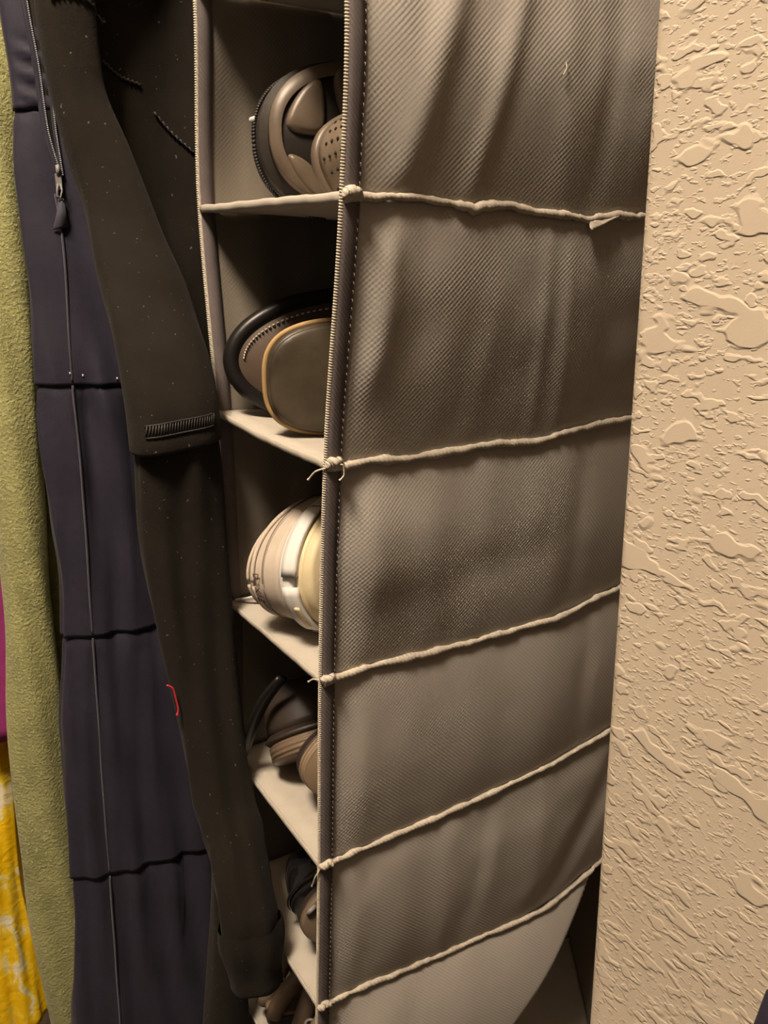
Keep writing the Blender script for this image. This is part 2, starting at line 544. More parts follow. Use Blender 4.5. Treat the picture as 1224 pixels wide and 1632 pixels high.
for k in range(8):
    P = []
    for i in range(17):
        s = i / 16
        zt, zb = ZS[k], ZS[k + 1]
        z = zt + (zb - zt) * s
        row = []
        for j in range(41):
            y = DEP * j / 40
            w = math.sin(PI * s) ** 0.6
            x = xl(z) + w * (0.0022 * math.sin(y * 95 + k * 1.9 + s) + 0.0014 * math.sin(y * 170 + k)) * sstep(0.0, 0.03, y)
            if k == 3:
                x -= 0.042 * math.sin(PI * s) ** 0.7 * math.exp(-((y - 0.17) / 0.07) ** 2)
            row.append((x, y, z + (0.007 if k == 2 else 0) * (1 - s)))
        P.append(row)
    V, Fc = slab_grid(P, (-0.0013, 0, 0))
    make_obj('side_panel', V, Fc, 'inner_shaded', ORG)

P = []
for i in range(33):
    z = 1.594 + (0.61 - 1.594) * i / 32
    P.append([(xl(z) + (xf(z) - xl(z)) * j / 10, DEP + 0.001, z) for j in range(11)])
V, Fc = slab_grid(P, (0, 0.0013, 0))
make_obj('back_panel', V, Fc, 'inner_shaded', ORG)

# shelves: stiff boards in pale fabric; each left front corner at its own height
LIFT = [0, 0, 0.007, 0.0026, 0.0004, 0.001, 0.0, 0.0, 0]
for k in range(9):
    def sh_top(u, v, k=k):
        z0 = seam_z(k, v * DEP)
        za = ZS[k] + LIFT[k]
        z = za + (z0 - za) * u
        z -= 0.0035 * math.sin(PI * u) * math.sin(PI * min(v * 1.3, 1)) * (1.6 if k == 2 else 0.8)
        if k == 3:
            z += 0.004 * (1 - u) ** 3 * math.exp(-(v / 0.15) ** 2)
        yy = v * DEP
        x0, x1 = xl(z) + 0.0012, min(panel_x(k, yy, 0)[0] if k < 8 else 9, panel_x(k - 1, yy, 1)[0] if k > 0 else 9) - 0.0018
        return (x0 + (x1 - x0) * u, v * (DEP - 0.002) + 0.0004, z + 0.0012)
    P = [[sh_top(i / 24, (j / 24)) for i in range(25)] for j in range(25)]
    V, Fc = slab_grid(P, (0, 0, -0.0034))
    sh = make_obj('shelf', V, Fc, 'shelf', ORG)
    # folded front hem
    pts = []
    for i in range(33):
        x, y, z = sh_top(i / 32, 0)
        pts.append((x, y - 0.0008, z - 0.0014 + 0.0003 * n1(i * 0.7, k)))
    V, Fc = tube(pts, [0.0022] * 33, 8, 0.45, up=(0, 0, 1))
    make_obj('shelf_hem', V, Fc, 'shelf', sh)

# raised seam along the near panel at every shelf
for k in range(1, 8):
    pts, rad = [], []
    nn = 150
    for i in range(nn + 1):
        y = DEP * i / nn
        z = seam_z(k, y) + 0.0006 * n1(y * 130, 20 + k) + 0.0003 * n1(y * 420, 30 + k)
        x = max(panel_x(k, y, 0)[0], panel_x(k - 1, y, 1)[0]) if k < 8 else xf(z)
        pts.append((x + 0.0016, y, z))
        r = 0.0025 * (0.82 + 0.22 * n1(y * 90, 40 + k) + 0.16 * n1(y * 260, 50 + k))
        if y < 0.012:
            r *= 1.3 - 0.3 * y / 0.012
        rad.append(max(r, 0.0012))
    V, Fc = tube(pts, rad, 10, 0.8, up=(0, 0, 1))
    se = make_obj('seam_edge', V, Fc, 'cord', ORG)
    if k == 2:
        top_seam = se
    # bunched knot where seam and front binding cross
    kp = []
    for i in range(13):
        t = i / 12
        kp.append((xf(ZS[k]) + 0.0030 + 0.0008 * math.sin(t * 9 + k), -0.0012 + 0.0085 * t, seam_z(k, 0) + 0.0006 + 0.0010 * math.sin(t * PI) + 0.0005 * math.sin(t * 14 + k)))
    V, Fc = tube(kp, [0.0015 + 0.0013 * math.sin(PI * i / 12) ** 0.5 + 0.0003 * math.sin(i * 2.3) for i in range(13)], 10, 0.8)
    make_obj('seam_knot', V, Fc, 'cord', se)
# torn flap of fabric on the top seam
P = []
for i in range(4):
    s = i / 3
    P.append([(panel_x(2, y, 0)[0] + 0.0025 + 0.0015 * s, y, seam_z(2, y) - 0.0002 - s * 0.0065 * max(0.1, 1 - (y - 0.1462) / 0.022)) for y in np.linspace(0.1462, 0.168, 8)])
V, Fc = slab_grid(P, (-0.0008, 0, 0))
make_obj('seam_flap', V, Fc, 'cord', top_seam)

# dark binding tape, its stitch line and overlocked edge on both front edges
def front_edge(side):
    fx = xf if side > 0 else xl
    pts = []
    for i in range(221):
        z = 1.60 - 1.0 * i / 220
        pts.append((fx(z), z))
    P = []
    for x, z in pts:
        w = 0.0078 + 0.0004 * n1(z * 40, 60)
        P.append([(x + 0.0016 * side, -0.0006, z), (x + 0.0022 * side, 0.002, z), (x + 0.0022 * side, w * 0.6, z), (x + 0.0014 * side, w, z)])
    V, Fc = slab_grid(P, (-0.0012 * side, 0, 0))
    t = make_obj('binding_tape', V, Fc, 'tape', ORG)
    if side < 0:
        P2 = [[(x + 0.0008, -0.0006, z), (x + 0.0012, 0.004, z), (x + 0.0008, 0.0085, z)] for x, z in pts]
        V, Fc = slab_grid(P2, (-0.0008, 0, 0))
        make_obj('binding_tape', V, Fc, 'tape', ORG)
    # overlock: a thread wound round the raw edge
    turns = 780
    hp = []
    for i in range(turns * 8 + 1):
        a = 2 * PI * i / 8
        z = 1.60 - 1.0 * i / (turns * 8)
        hp.append((fx(z) + 0.0004 * side + 0.0009 * math.cos(a), -0.0004 + 0.0013 * math.sin(a), z))
    V, Fc = tube(hp, 0.00045, 5)
    o = make_obj('overlock_stitching', V, Fc, 'thread', t)
    V, Fc = tube([(fx(1.6 - i / 60) + 0.0002 * side, -0.0004, 1.6 - i / 60) for i in range(61)], 0.0012, 8)
    make_obj('piped_edge', V, Fc, 'cord', t)
    if side > 0:
        # running stitch along the inner border of the tape
        st = []
        z = 1.595
        while z > 0.61:
            st.append(tube([(fx(z) + 0.0021, 0.0069, z), (fx(z) + 0.0025, 0.0070, z - 0.0011), (fx(z - 0.0022) + 0.0021, 0.0069, z - 0.0022)], 0.00026, 5))
            z -= 0.0038
        V, Fc = merge(*st)
        make_obj('tape_stitches', V, Fc, 'tape', t)
front_edge(1)
front_edge(-1)

def thread_part(pts, r=0.00045, mat='thread', name='loose_thread', parent=ORG, tip=True):
    q = []
    for i in range(25):
        t = i / 24 * (len(pts) - 1)
        q.append(tuple(cubic(t, range(len(pts)), [p[a] for p in pts]) for a in range(3)))
    V, Fc = tube(q, [r * (1.6 if (tip and i > 22) else 1) for i in range(25)], 6)
    return make_obj(name, V, Fc, mat, parent)
x0 = xf(1.226)
thread_part([(x0 + 0.003, 0.001, 1.2255), (x0 - 0.001, -0.005, 1.2235), (x0 - 0.005, -0.008, 1.2185)])
thread_part([(x0 + 0.004, 0.002, 1.2270), (x0 + 0.006, 0.006, 1.2265), (x0 + 0.0055, 0.0070, 1.2215), (x0 + 0.005, 0.0045, 1.2185)])
x0 = xf(1.1025)
thread_part([(x0 + 0.003, 0.001, 1.1030), (x0 - 0.002, -0.003, 1.1032), (x0 - 0.006, -0.005, 1.1005)])
x0 = xf(0.976)
thread_part([(x0 + 0.002, -0.001, 0.9750), (x0 + 0.000, -0.004, 0.9680), (x0 - 0.004, -0.004, 0.9600)])
thread_part([(panel_x(1, 0.113, 0.30)[0] + 0.0006, 0.112, 1.406), (panel_x(1, 0.114, 0.30)[0] + 0.001, 0.1135, 1.409), (panel_x(1, 0.114, 0.30)[0] + 0.0006, 0.1135, 1.4115)], 0.0003)
# hanging straps that loop over the rod
for x in (-0.125, -0.02):
    V, Fc = tube([(x, ROD_Y - 0.03, 1.594), (x, ROD_Y - 0.02, 1.69), (x, ROD_Y - 0.015, 1.73), (x, ROD_Y, 1.738), (x, ROD_Y + 0.015, 1.73), (x, ROD_Y + 0.02, 1.69), (x, ROD_Y + 0.03, 1.594)], 0.002, 8, 6.0, up=None)
    make_obj('hanging_strap', V, Fc, 'panel', ORG)

# ------------------------------------------------------------------ shoes
def sole_half(s, Lh, B, toe=0.055, ex=2.2):
    """half width of a sole at distance s behind the toe tip"""
    if s < toe:
        return B * max(0.0, 1 - (1 - s / toe) ** ex) ** (1 / ex)
    r = (s - toe) / (Lh - toe)
    w = B * (1 - 0.30 * math.sin(PI * min(r / 0.9, 1)) ** 1.5 - 0.10 * r)
    h = 0.04
    if s > Lh - h:
        q = (s - (Lh - h)) / h
        w *= math.sqrt(max(0.0, 1 - q * q))
    return w

def outline_uv(Lh, B, n=40, toe=0.055, ex=2.2, grow=0.0):
    ss = [Lh * (0.5 - 0.5 * math.cos(PI * i / n)) for i in range(n + 1)]
    up = [(-s, sole_half(s, Lh, B, toe, ex)) for s in ss]
    pts = up + [(u, -v) for u, v in up[-2:0:-1]]
    c = (-Lh / 2, 0)
    if grow:
        kx, ky = (Lh / 2 + grow) / (Lh / 2), (B + grow) / B
        pts = [(c[0] + (u - c[0]) * kx, v * ky) for u, v in pts]
    return pts

def heel_first(o):
    h = len(o) // 2
    o = o[h:] + o[:h]
    return o + o[:1]

def ring(pts, w):
    return [(u, v, w) for u, v in pts]

def shoe_matrix(tip, az, roll=0.0, pitch=0.0, flip=1):
    """toe tip position; az turns the toe (deg) from -y towards -x; the sole faces +x (flip=1) or -x (flip=-1); roll tips the sole up"""
    a = math.radians(az)
    T = Vector((-math.sin(a), -math.cos(a), 0))
    Nn = Vector((math.cos(a), -math.sin(a), 0)) * flip
    q = Matrix.Rotation(math.radians(roll), 3, T)
    Nn = q @ Nn
    if pitch:
        side = T.cross(Vector((0, 0, 1)))
        p = Matrix.Rotation(math.radians(pitch), 3, side)
        T, Nn = p @ T, p @ Nn
    w = -Nn
    v = w.cross(T)
    m = Matrix.Identity(4)
    for i in range(3):
        m[i][0], m[i][1], m[i][2], m[i][3] = T[i], v[i], w[i], tip[i]
    return m

def slab_ring(Lh, B, w0, w1, toe, ex, grow=0.0, bev=0.0015, n=40):
    o0 = outline_uv(Lh, B, n, toe, ex, grow - bev)
    o1 = outline_uv(Lh, B, n, toe, ex, grow)
    return loft([ring(o0, w0), ring(o1, w0 + bev), ring(o1, w1 - bev), ring(o0, w1)])

def dome(Lh, B, w0, toe_h, heel_h, toe, ex, grow=0.0, n=40, m=12, pinch=0.9):
    o1 = outline_uv(Lh, B, n, toe, ex, grow)
    rings = []
    for i in range(m + 1):
        t = i / m
        a = t * PI / 2
        sc = max(math.cos(a), 0.02) ** 0.55
        rr = []
        for u, v in o1:
            s = -u
            H = toe_h + (heel_h - toe_h) * sstep(0.04, Lh * 0.6, s)
            uu = -Lh / 2 + (u + Lh / 2) * (1 - (1 - max(math.cos(a), 0.0) ** 0.5) * 0.16)
            rr.append((uu, v * (1 - pinch * (1 - sc)), w0 + H * math.sin(a)))
        rings.append(rr)
    return loft(rings)

t_parts = {}
def build_shoe(name, label, cat, mx, Lh=0.235, B=0.040, toe=0.055, ex=2.2, sole_t=0.012, mid_t=0.0, toe_h=0.038, heel_h=0.062,
               sole='rubber_brown', mid='white', upper='upper_dark', group=None, upper_grow=-0.002):
    t = thing(name, label, cat, matrix=mx, group=group)
    V, Fc = slab_ring(Lh, B, 0, sole_t, toe, ex)
    so = make_obj('outsole', V, Fc, sole, t)
    w = sole_t
    if mid_t:
        V, Fc = slab_ring(Lh, B, w, w + mid_t, toe, ex, 0.002, 0.003)
        make_obj('midsole', V, Fc, mid, t)
        w += mid_t
    V, Fc = dome(Lh, B, w, toe_h, heel_h, toe, ex, upper_grow)
    make_obj('upper', V, Fc, upper, t)
    # padded collar round the foot opening
    cp = []
    for i in range(33):
        a = 2 * PI * i / 32
        cp.append((-Lh * 0.72 + 0.045 * math.cos(a), 0.019 * math.sin(a), w + heel_h * 0.99 + 0.002 * math.cos(a)))
    V, Fc = tube(cp, 0.005, 8)
    make_obj('collar', V, Fc, upper, t)
    t_parts[t.name] = so
    return t

def pad(poly, w0, w1, inset=0.0015):
    """raised rubber pad from a polygon in sole coordinates, standing proud towards -w"""
    cx = sum(p[0] for p in poly) / len(poly)
    cy = sum(p[1] for p in poly) / len(poly)
    dense = []
    n = len(poly)
    for i in range(n):                        # round the corners (two Chaikin passes)
        dense.append(poly[i])
    for _ in range(3):
        q = []
        for i in range(len(dense)):
            a, b = dense[i], dense[(i + 1) % len(dense)]
            q += [(a[0] * .75 + b[0] * .25, a[1] * .75 + b[1] * .25), (a[0] * .25 + b[0] * .75, a[1] * .25 + b[1] * .75)]
        dense = q
    def sc(k):
        r = []
        for u, v in dense:
            d = math.hypot(u - cx, v - cy)
            f = max(0.2, (d - k) / d) if d > 1e-6 else 1
            r.append((cx + (u - cx) * f, cy + (v - cy) * f))
        return r
    return loft([ring(sc(0), w0), ring(sc(0), (w0 + w1 * 2) / 3), ring(sc(inset * 0.4), w1 + (w0 - w1) * 0.1), ring(sc(inset), w1)])

# --- pair A: brown lugged soles, top compartment in view
mA = shoe_matrix((-0.0910, 0.0120, 1.3890), 10, roll=4)
A = build_shoe('sneaker', 'brown shoe with chunky lugged sole lying on its side on the top shelf', 'shoe', mA, 0.235, 0.0365, 0.052, 2.3,
               0.010, 0, 0.034, 0.055, 'groove', 'white', 'upper_dark', 'brown lugged shoes on the top shelf', 0.004)
rim_o = outline_uv(0.235, 0.0365, 60, 0.052, 2.3, 0.001)
rim_i = outline_uv(0.235, 0.0365, 60, 0.052, 2.3, -0.0050)
V, Fc = loft([ring(rim_i, -0.0015), ring(rim_o, -0.001), ring(rim_o, 0.004), ring(rim_i, 0.004), ring(rim_i, -0.0015)], cap=False)
make_obj('sole_rim', V, Fc, 'rubber_brown', t_parts[A.name])
for poly, h in [
    ([(-0.0065, 0.0013), (-0.0105, 0.0132), (-0.0180, 0.0233), (-0.0260, 0.0286), (-0.0300, 0.0255), (-0.0300, 0.0044), (-0.0260, -0.0009)], -0.0040),
    ([(-0.0075, -0.0088), (-0.0085, -0.0158), (-0.0150, -0.0255), (-0.0240, -0.0326), (-0.0290, -0.0334), (-0.0270, -0.0229), (-0.0190, -0.0132)], -0.0040),
    ([(-0.0340, 0.0339), (-0.0470, 0.0352), (-0.0465, 0.0114), (-0.0420, 0.0088), (-0.0375, 0.0114)], -0.0040),
    ([(-0.0510, 0.0352), (-0.0680, 0.0343), (-0.0660, 0.0053), (-0.0540, 0.0035), (-0.0510, 0.0079)], -0.0040),
    ([(-0.0380, -0.0339), (-0.0620, -0.0343), (-0.0600, -0.0176), (-0.0440, -0.0185), (-0.0360, -0.0246)], -0.0040),
    ([(-0.0680, -0.0334), (-0.0950, -0.0308), (-0.0930, -0.0070), (-0.0700, -0.0070)], -0.0040),
    ([(-0.0740, 0.0334), (-0.0980, 0.0299), (-0.0960, 0.0053), (-0.0740, 0.0044)], -0.0040),
]:
    V, Fc = pad(poly, 0.004, h * 0.8, 0.0035)
    make_obj('tread_lug', V, Fc, 'rubber_brown', t_parts[A.name])
# sloped web between the two front lugs
V, Fc = pad([(-0.0060, -0.0020), (-0.0065, -0.0095), (-0.0180, -0.0130), (-0.0245, -0.0190), (-0.0250, -0.0030)], 0.004, 0.0012, 0.002)
make_obj('tread_web', V, Fc, 'rubber_brown', t_parts[A.name])
st = []
oo = outline_uv(0.235, 0.0365, 140, 0.052, 2.3, 0.0042)
half = [p for p in oo if p[0] > -0.034]
bead = []
for i, (u, v) in enumerate(half):
    if u > -0.034:
        bead.append(tube([(u, v, 0.021), (u + 0.0005, v * 1.002, 0.0228), (u, v, 0.0246)], 0.0009, 6))
V, Fc = merge(*bead)
make_obj('edge_stitching', V, Fc, 'blacksmooth', A)
V, Fc = tube([(0.0035, 0.0115, 0.021), (0.0045, 0.0115, 0.0235), (0.0038, 0.0115, 0.0258)], 0.0016, 8)
make_obj('lace_tip', V, Fc, 'lace', A)

mA2 = shoe_matrix((-0.0520, 0.0140, 1.3760), 2, roll=8, pitch=14, flip=-1)
A2 = build_shoe('sneaker', 'brown perforated shoe tucked behind the front binding on the top shelf', 'shoe', mA2, 0.200, 0.0370, 0.075, 2.0,
                0.006, 0, 0.034, 0.028, 'rubber_brown', 'white', 'taupe_mesh', 'brown lugged shoes on the top shelf')
holes = []
ow = outline_uv(0.200, 0.0370, 60, 0.075, 2.0, -0.002)
cnt = 0
for i, (u, v) in enumerate(ow):
    if u < -0.09 or i % 3:
        continue
    cnt += 1
    for t in np.arange(0.10 + 0.05 * (cnt % 2), 0.9, 0.10):
        a = t * PI / 2
        sc = max(math.cos(a), 0.02) ** 0.55
        uu = -0.100 + (u + 0.100) * (1 - (1 - max(math.cos(a), 0.0) ** 0.5) * 0.16)
        H = 0.034 + (0.028 - 0.034) * sstep(0.04, 0.12, -u)
        c = Vector((uu, v * (1 - 0.9 * (1 - sc)), 0.006 + H * math.sin(a)))
        nrm = Vector((0.06 * (u + 0.06) / 0.06, v, 0.03 * t)).normalized()
        holes.append(tube([tuple(c - nrm * 0.001), tuple(c + nrm * 0.0005)], 0.0008, 6))
V, Fc = merge(*holes)
make_obj('perforations', V, Fc, 'hole', A2)

# --- pair B: slip-on with black rim and brown sole, scuffed one in front
mB = shoe_matrix((-0.1430, 0.0060, 1.2670), 14, roll=4)
B1 = build_shoe('loafer', 'brown soled slip-on shoe with thick black rim against the organizer side', 'shoe', mB, 0.235, 0.0355, 0.075, 2.0,
                0.006, 0, 0.008, 0.012, 'brown_sole', 'white', 'black_rubber', 'slip-on shoes on the second shelf', 0.001)
oo = outline_uv(0.235, 0.0355, 80, 0.075, 2.0, 0.0028)
V, Fc = tube([(u, v, 0.0035) for u, v in heel_first(oo)], 0.0052, 12)
make_obj('sole_rim', V, Fc, 'black_rubber', B1)
stt = []
oi = outline_uv(0.235, 0.0355, 150, 0.075, 2.0, -0.0042)
for i in range(0, len(oi) - 2, 2):
    (u, v), (u2, v2) = oi[i], oi[i + 1]
    if -0.12 < u and v > 0.0:
        stt.append(tube([(u, v, -0.0004), ((u + u2) / 2, (v + v2) / 2, -0.0012), (u2, v2, -0.0004)], 0.0005, 5))
V, Fc = merge(*stt)
make_obj('sole_stitches', V, Fc, 'thread', t_parts[B1.name])

mB2 = shoe_matrix((-0.0830, -0.0005, 1.2605), 13, roll=-3)
B2 = build_shoe('loafer', 'scuffed dark brown slip-on shoe with tan welt in front of the black rimmed one', 'shoe', mB2, 0.235, 0.0315, 0.050, 2.9,
                0.009, 0, 0.010, 0.014, 'scuffed', 'white', 'upper_dark', 'slip-on shoes on the second shelf', -0.001)
oo = outline_uv(0.235, 0.0315, 80, 0.050, 2.9, 0.0006)
V, Fc = tube([(u, v, 0.0062 + 0.0004 * n1(i * 0.3, 9)) for i, (u, v) in enumerate(heel_first(oo))], 0.0010, 8, 1.6)
make_obj('welt', V, Fc, 'tan', B2)
V, Fc = dome(0.235, 0.0315, 0.0, 0.004, 0.004, 0.05, 2.9, -0.001)
V = [(u, v, -w) for u, v, w in V]
make_obj('sole_face', V, Fc, 'scuffed', B2)

# --- pair C: pale trainer with cream outsole
mC = shoe_matrix((-0.0620, 0.0060, 1.1460), -28, roll=6)
C1 = build_shoe('trainer', 'beige trainer with white midsole and cream outsole on the third shelf', 'shoe', mC, 0.180, 0.0405, 0.062, 2.1,
                0.006, 0.012, 0.031, 0.042, 'cream', 'white', 'beige', None, -0.001)
# toe bumper layers on the upper
for g, w, r in ((0.0006, 0.0215, 0.0010), (-0.0022, 0.0400, 0.0011), (-0.0040, 0.0440, 0.0012)):
    pass
ob = outline_uv(0.180, 0.0405, 60, 0.062, 2.1, 0.0004)
def upper_pt(u, v, t):
    a = t * PI / 2
    sc = max(math.cos(a), 0.02) ** 0.55
    H = 0.031 + (0.042 - 0.031) * sstep(0.04, 0.180 * 0.6, -u)
    uu = -0.180 / 2 + (u + 0.180 / 2) * (1 - (1 - max(math.cos(a), 0.0) ** 0.5) * 0.16)
    return (uu, v * (1 - 0.9 * (1 - sc)), 0.018 + H * math.sin(a))
for t, r, mm in ((0.25, 0.00025, 'ink'), (0.45, 0.0013, 'beige'), (0.60, 0.0010, 'beige')):
    V, Fc = tube([upper_pt(u, v, t) for u, v in ob if u > -0.14], r, 6)
    make_obj('toe_seam', V, Fc, mm, C1)
# printed letters round the toe: D X E
def stroke(letter):
    return {'D': [[(0, 0), (0, 1), (0.6, 0.85), (0.75, 0.5), (0.6, 0.15), (0, 0)]],
            'X': [[(0, 0), (0.75, 1)], [(0, 1), (0.75, 0)]],
            'E': [[(0.7, 0), (0, 0), (0, 1), (0.7, 1)], [(0, 0.5), (0.55, 0.5)]]}[letter]
ob_lo = [p for p in outline_uv(0.180, 0.0405, 200, 0.062, 2.1, 0.0004)]
def arc_pt(d):
    """point on the toe outline at arc distance d below the toe tip (positive = lower side)"""
    pts = sorted([p for p in ob_lo if (p[1] >= 0) == (d * SGN >= 0) and p[0] > -0.06], key=lambda p: -p[0])
    acc = 0
    for a, b in zip(pts, pts[1:]):
        l = math.hypot(b[0] - a[0], b[1] - a[1])
        if acc + l >= abs(d):
            f = (abs(d) - acc) / l
            return (a[0] + (b[0] - a[0]) * f, a[1] + (b[1] - a[1]) * f)
        acc += l
    return pts[-1]
SGN = -1
for li, ch in enumerate('DXE'):
    segs = []
    for path in stroke(ch):
        q = []
        for (px, py) in path:
            d = -0.006 + li * 0.0078 + px * 0.0052
            u, v = arc_pt(d)
            X = Vector(upper_pt(u, v, 0.31 + 0.10 * py))
            out = Vector((u + 0.06, v, 0.02)).normalized()
            q.append(tuple(X + out * 0.0006))
        segs.append(tube(q, 0.00036, 5))
    V, Fc = merge(*segs)
    make_obj('printed_letter', V, Fc, 'ink', C1)
# sculpted blocks of the midsole
def mid_block(d0, d1, w0, w1, mat='white', out=0.0016):
    P = []
    for w in np.linspace(w0, w1, 4):
        row = []
        for d in np.linspace(d0, d1, 10):
            u, v = arc_pt(d)
            nn = Vector((u + 0.05, v * 1.2, 0)).normalized()
            row.append((u + nn.x * (0.002 + out), v + nn.y * (0.002 + out), w))
        P.append(row)
    return slab_grid(P, (-0.004, 0, 0))
for d0, d1, w0, w1 in ((-0.052, -0.006, 0.003, 0.0125), (0.000, 0.034, 0.003, 0.0125), (0.040, 0.060, 0.004, 0.013)):
    V, Fc = mid_block(d0, d1, w0, w1)
    make_obj('midsole_block', V, Fc, 'white', C1)
V, Fc = mid_block(0.010, 0.026, 0.0035, 0.0065, 'cream', 0.0026)
make_obj('midsole_slot', V, Fc, 'cream', C1)
V, Fc = slab_ring(0.180, 0.0400, -0.006, 0.003, 0.060, 2.1, -0.001, 0.002)
make_obj('outsole_tread', V, Fc, 'cream', t_parts[C1.name])
# lace lying on the shelf
def world_tube(name, pts, rad, mat, t, mx, nseg=8, flat=1.0, up=None, n=30):
    inv = mx.inverted()
    q = []
    for i in range(n + 1):
        s = i / n * (len(pts) - 1)
        p = Vector([cubic(s, range(len(pts)), [a[c] for a in pts]) for c in range(3)])
        q.append(tuple(inv @ p))
    r = [cubic(i / n * (len(rad) - 1), range(len(rad)), rad) for i in range(n + 1)] if isinstance(rad, (list, tuple)) else rad
    upl = None if up is None else inv.to_3x3() @ Vector(up)
    V, Fc = tube(q, r, nseg, flat, upl)
    return make_obj(name, V, Fc, mat, t)
world_tube('lace', [(-0.137, 0.0330, 1.1120), (-0.1420, 0.0240, 1.1120), (-0.1480, 0.0150, 1.1112), (-0.1540, 0.0080, 1.1090), (-0.1620, 0.0030, 1.1062)], [0.0024, 0.0026, 0.0024, 0.0014, 0.0014], 'lace', C1, mC, 8, 0.6)
# --- pair D: dark brown shoes with ribbed soles
mD = shoe_matrix((-0.1120, 0.0160, 1.0230), 8, roll=58)
mD = shoe_matrix((-0.1230, 0.0080, 0.9990), 6, roll=-50)
D1 = build_shoe('leather_shoe', 'dark brown leather shoe with ribbed sole edge on the fourth shelf', 'shoe', mD, 0.225, 0.0330, 0.050, 2.3,
                0.012, 0.006, 0.034, 0.044, 'ribsole', 'choc', 'choc', 'dark brown shoes on the fourth shelf', -0.001)
world_tube('ankle_strap', [(-0.1210, 0.016, 1.062), (-0.1290, 0.006, 1.045), (-0.1380, -0.001, 1.022), (-0.1490, -0.004, 0.998), (-0.1600, -0.004, 0.985), (-0.168, -0.003, 0.974)], [0.0025, 0.003, 0.003, 0.003, 0.0028, 0.0022], 'black_rubber', D1, mD, 8, 2.0, up=(1, 0.3, 0))
mD2 = shoe_matrix((-0.0780, 0.0085, 1.0140), 4, roll=4)
D2 = build_shoe('leather_shoe', 'tan ribbed sole of a brown shoe beside the front binding, fourth shelf', 'shoe', mD2, 0.225, 0.0330, 0.070, 2.0,
                0.010, 0, 0.016, 0.020, 'ribtan', 'choc', 'choc', 'dark brown shoes on the fourth shelf', -0.001)

# --- pair E: black patent shoe
mE = shoe_matrix((-0.1120, 0.0110, 0.8890), 10, roll=-20)
E1 = build_shoe('dress_shoe', 'glossy black patent shoe on the fifth shelf', 'shoe', mE, 0.225, 0.0330, 0.060, 2.1,
                0.005, 0, 0.034, 0.044, 'black_rubber', 'choc', 'patent', 'dress shoes on the fifth shelf', 0.0)
oo = outline_uv(0.225, 0.0330, 60, 0.060, 2.1, 0.001)
V, Fc = tube([(u, v, 0.0055) for u, v in heel_first(oo)], 0.0014, 8)
make_obj('welt', V, Fc, 'patent', E1)
mE2 = shoe_matrix((-0.0850, 0.0060, 0.8950), 4, roll=6)
E2 = build_shoe('dress_shoe', 'brown leather shoe beside the black patent one on the fifth shelf', 'shoe', mE2, 0.225, 0.0310, 0.070, 2.0,
                0.006, 0, 0.014, 0.018, 'brownleather', 'choc', 'choc', 'dress shoes on the fifth shelf', -0.001)
V, Fc = tube([(-0.004, 0.010, -0.001), (-0.006, 0.012, -0.0022), (-0.010, 0.013, -0.001)], 0.0016, 8)
make_obj('buckle_and_glint', V, Fc, 'metal', E2)  # metal bit added as the bright glint on the leather

# --- pair F: strappy sandals in the compartment at the bottom edge
for nm, tipx, top, lab in (('F1', -0.155, 0.046, 'brown strappy sandal at the bottom of the picture, left of its pair'), ('F2', -0.104, 0.066, 'brown strappy sandal at the bottom of the picture, beside the binding')):
    mF = shoe_matrix((tipx, 0.004, 0.7480 + 0.004), 3, roll=-88)
    t = thing('sandal', lab, 'sandal', matrix=mF, group='brown sandals on the lowest shelf')
    Bf = 0.0210
    V, Fc = slab_ring(0.225, Bf, 0, 0.012, 0.06, 2.2)
    make_obj('outsole', V, Fc, 'choc', t)
    V, Fc = slab_ring(0.225, Bf - 0.001, 0.012, 0.016, 0.06, 2.2)
    make_obj('footbed', V, Fc, 'strapbrown', t)
    for v0, rise in ((Bf - 0.003, 0.0), (-Bf + 0.003, -0.004)):        # rounded side straps rising from the toe
        q = []
        for i in range(25):
            f = i / 24
            q.append((-0.002 - 0.085 * f, v0 * (0.55 + 0.45 * sstep(0, 0.5, f)), 0.014 + rise + top * math.sin(PI / 2 * min(1, f * 1.5)) ** 0.8))
        V, Fc = tube(q, [0.0068 + 0.002 * math.sin(PI * i / 24) for i in range(25)], 12, 0.75)
        sd = make_obj('strap', V, Fc, 'strapbrown', t)
        qs = [(u, v, w + 0.0066) for u, v, w in q[2:20]]
        V, Fc = tube(qs, 0.0005, 5)
        make_obj('strap_stitching', V, Fc, 'choc', sd)
    q = [(-0.030 - 0.012 * math.sin(PI * i / 20), math.cos(PI * i / 20) * (Bf - 0.002), 0.020 + 0.62 * top * math.sin(PI * i / 20) ** 0.7) for i in range(21)]
    V, Fc = tube(q, 0.0020, 8, 3.2)
    make_obj('toe_strap', V, Fc, 'choc', t)
    V, Fc = tube([(-0.012 + 0.0035 * math.cos(2 * PI * i / 16), 0.004 + 0.0035 * math.sin(2 * PI * i / 16), 0.026 + 0.25 * top) for i in range(17)], 0.0011, 6)
    make_obj('buckle_and_glint', V, Fc, 'metal', t)

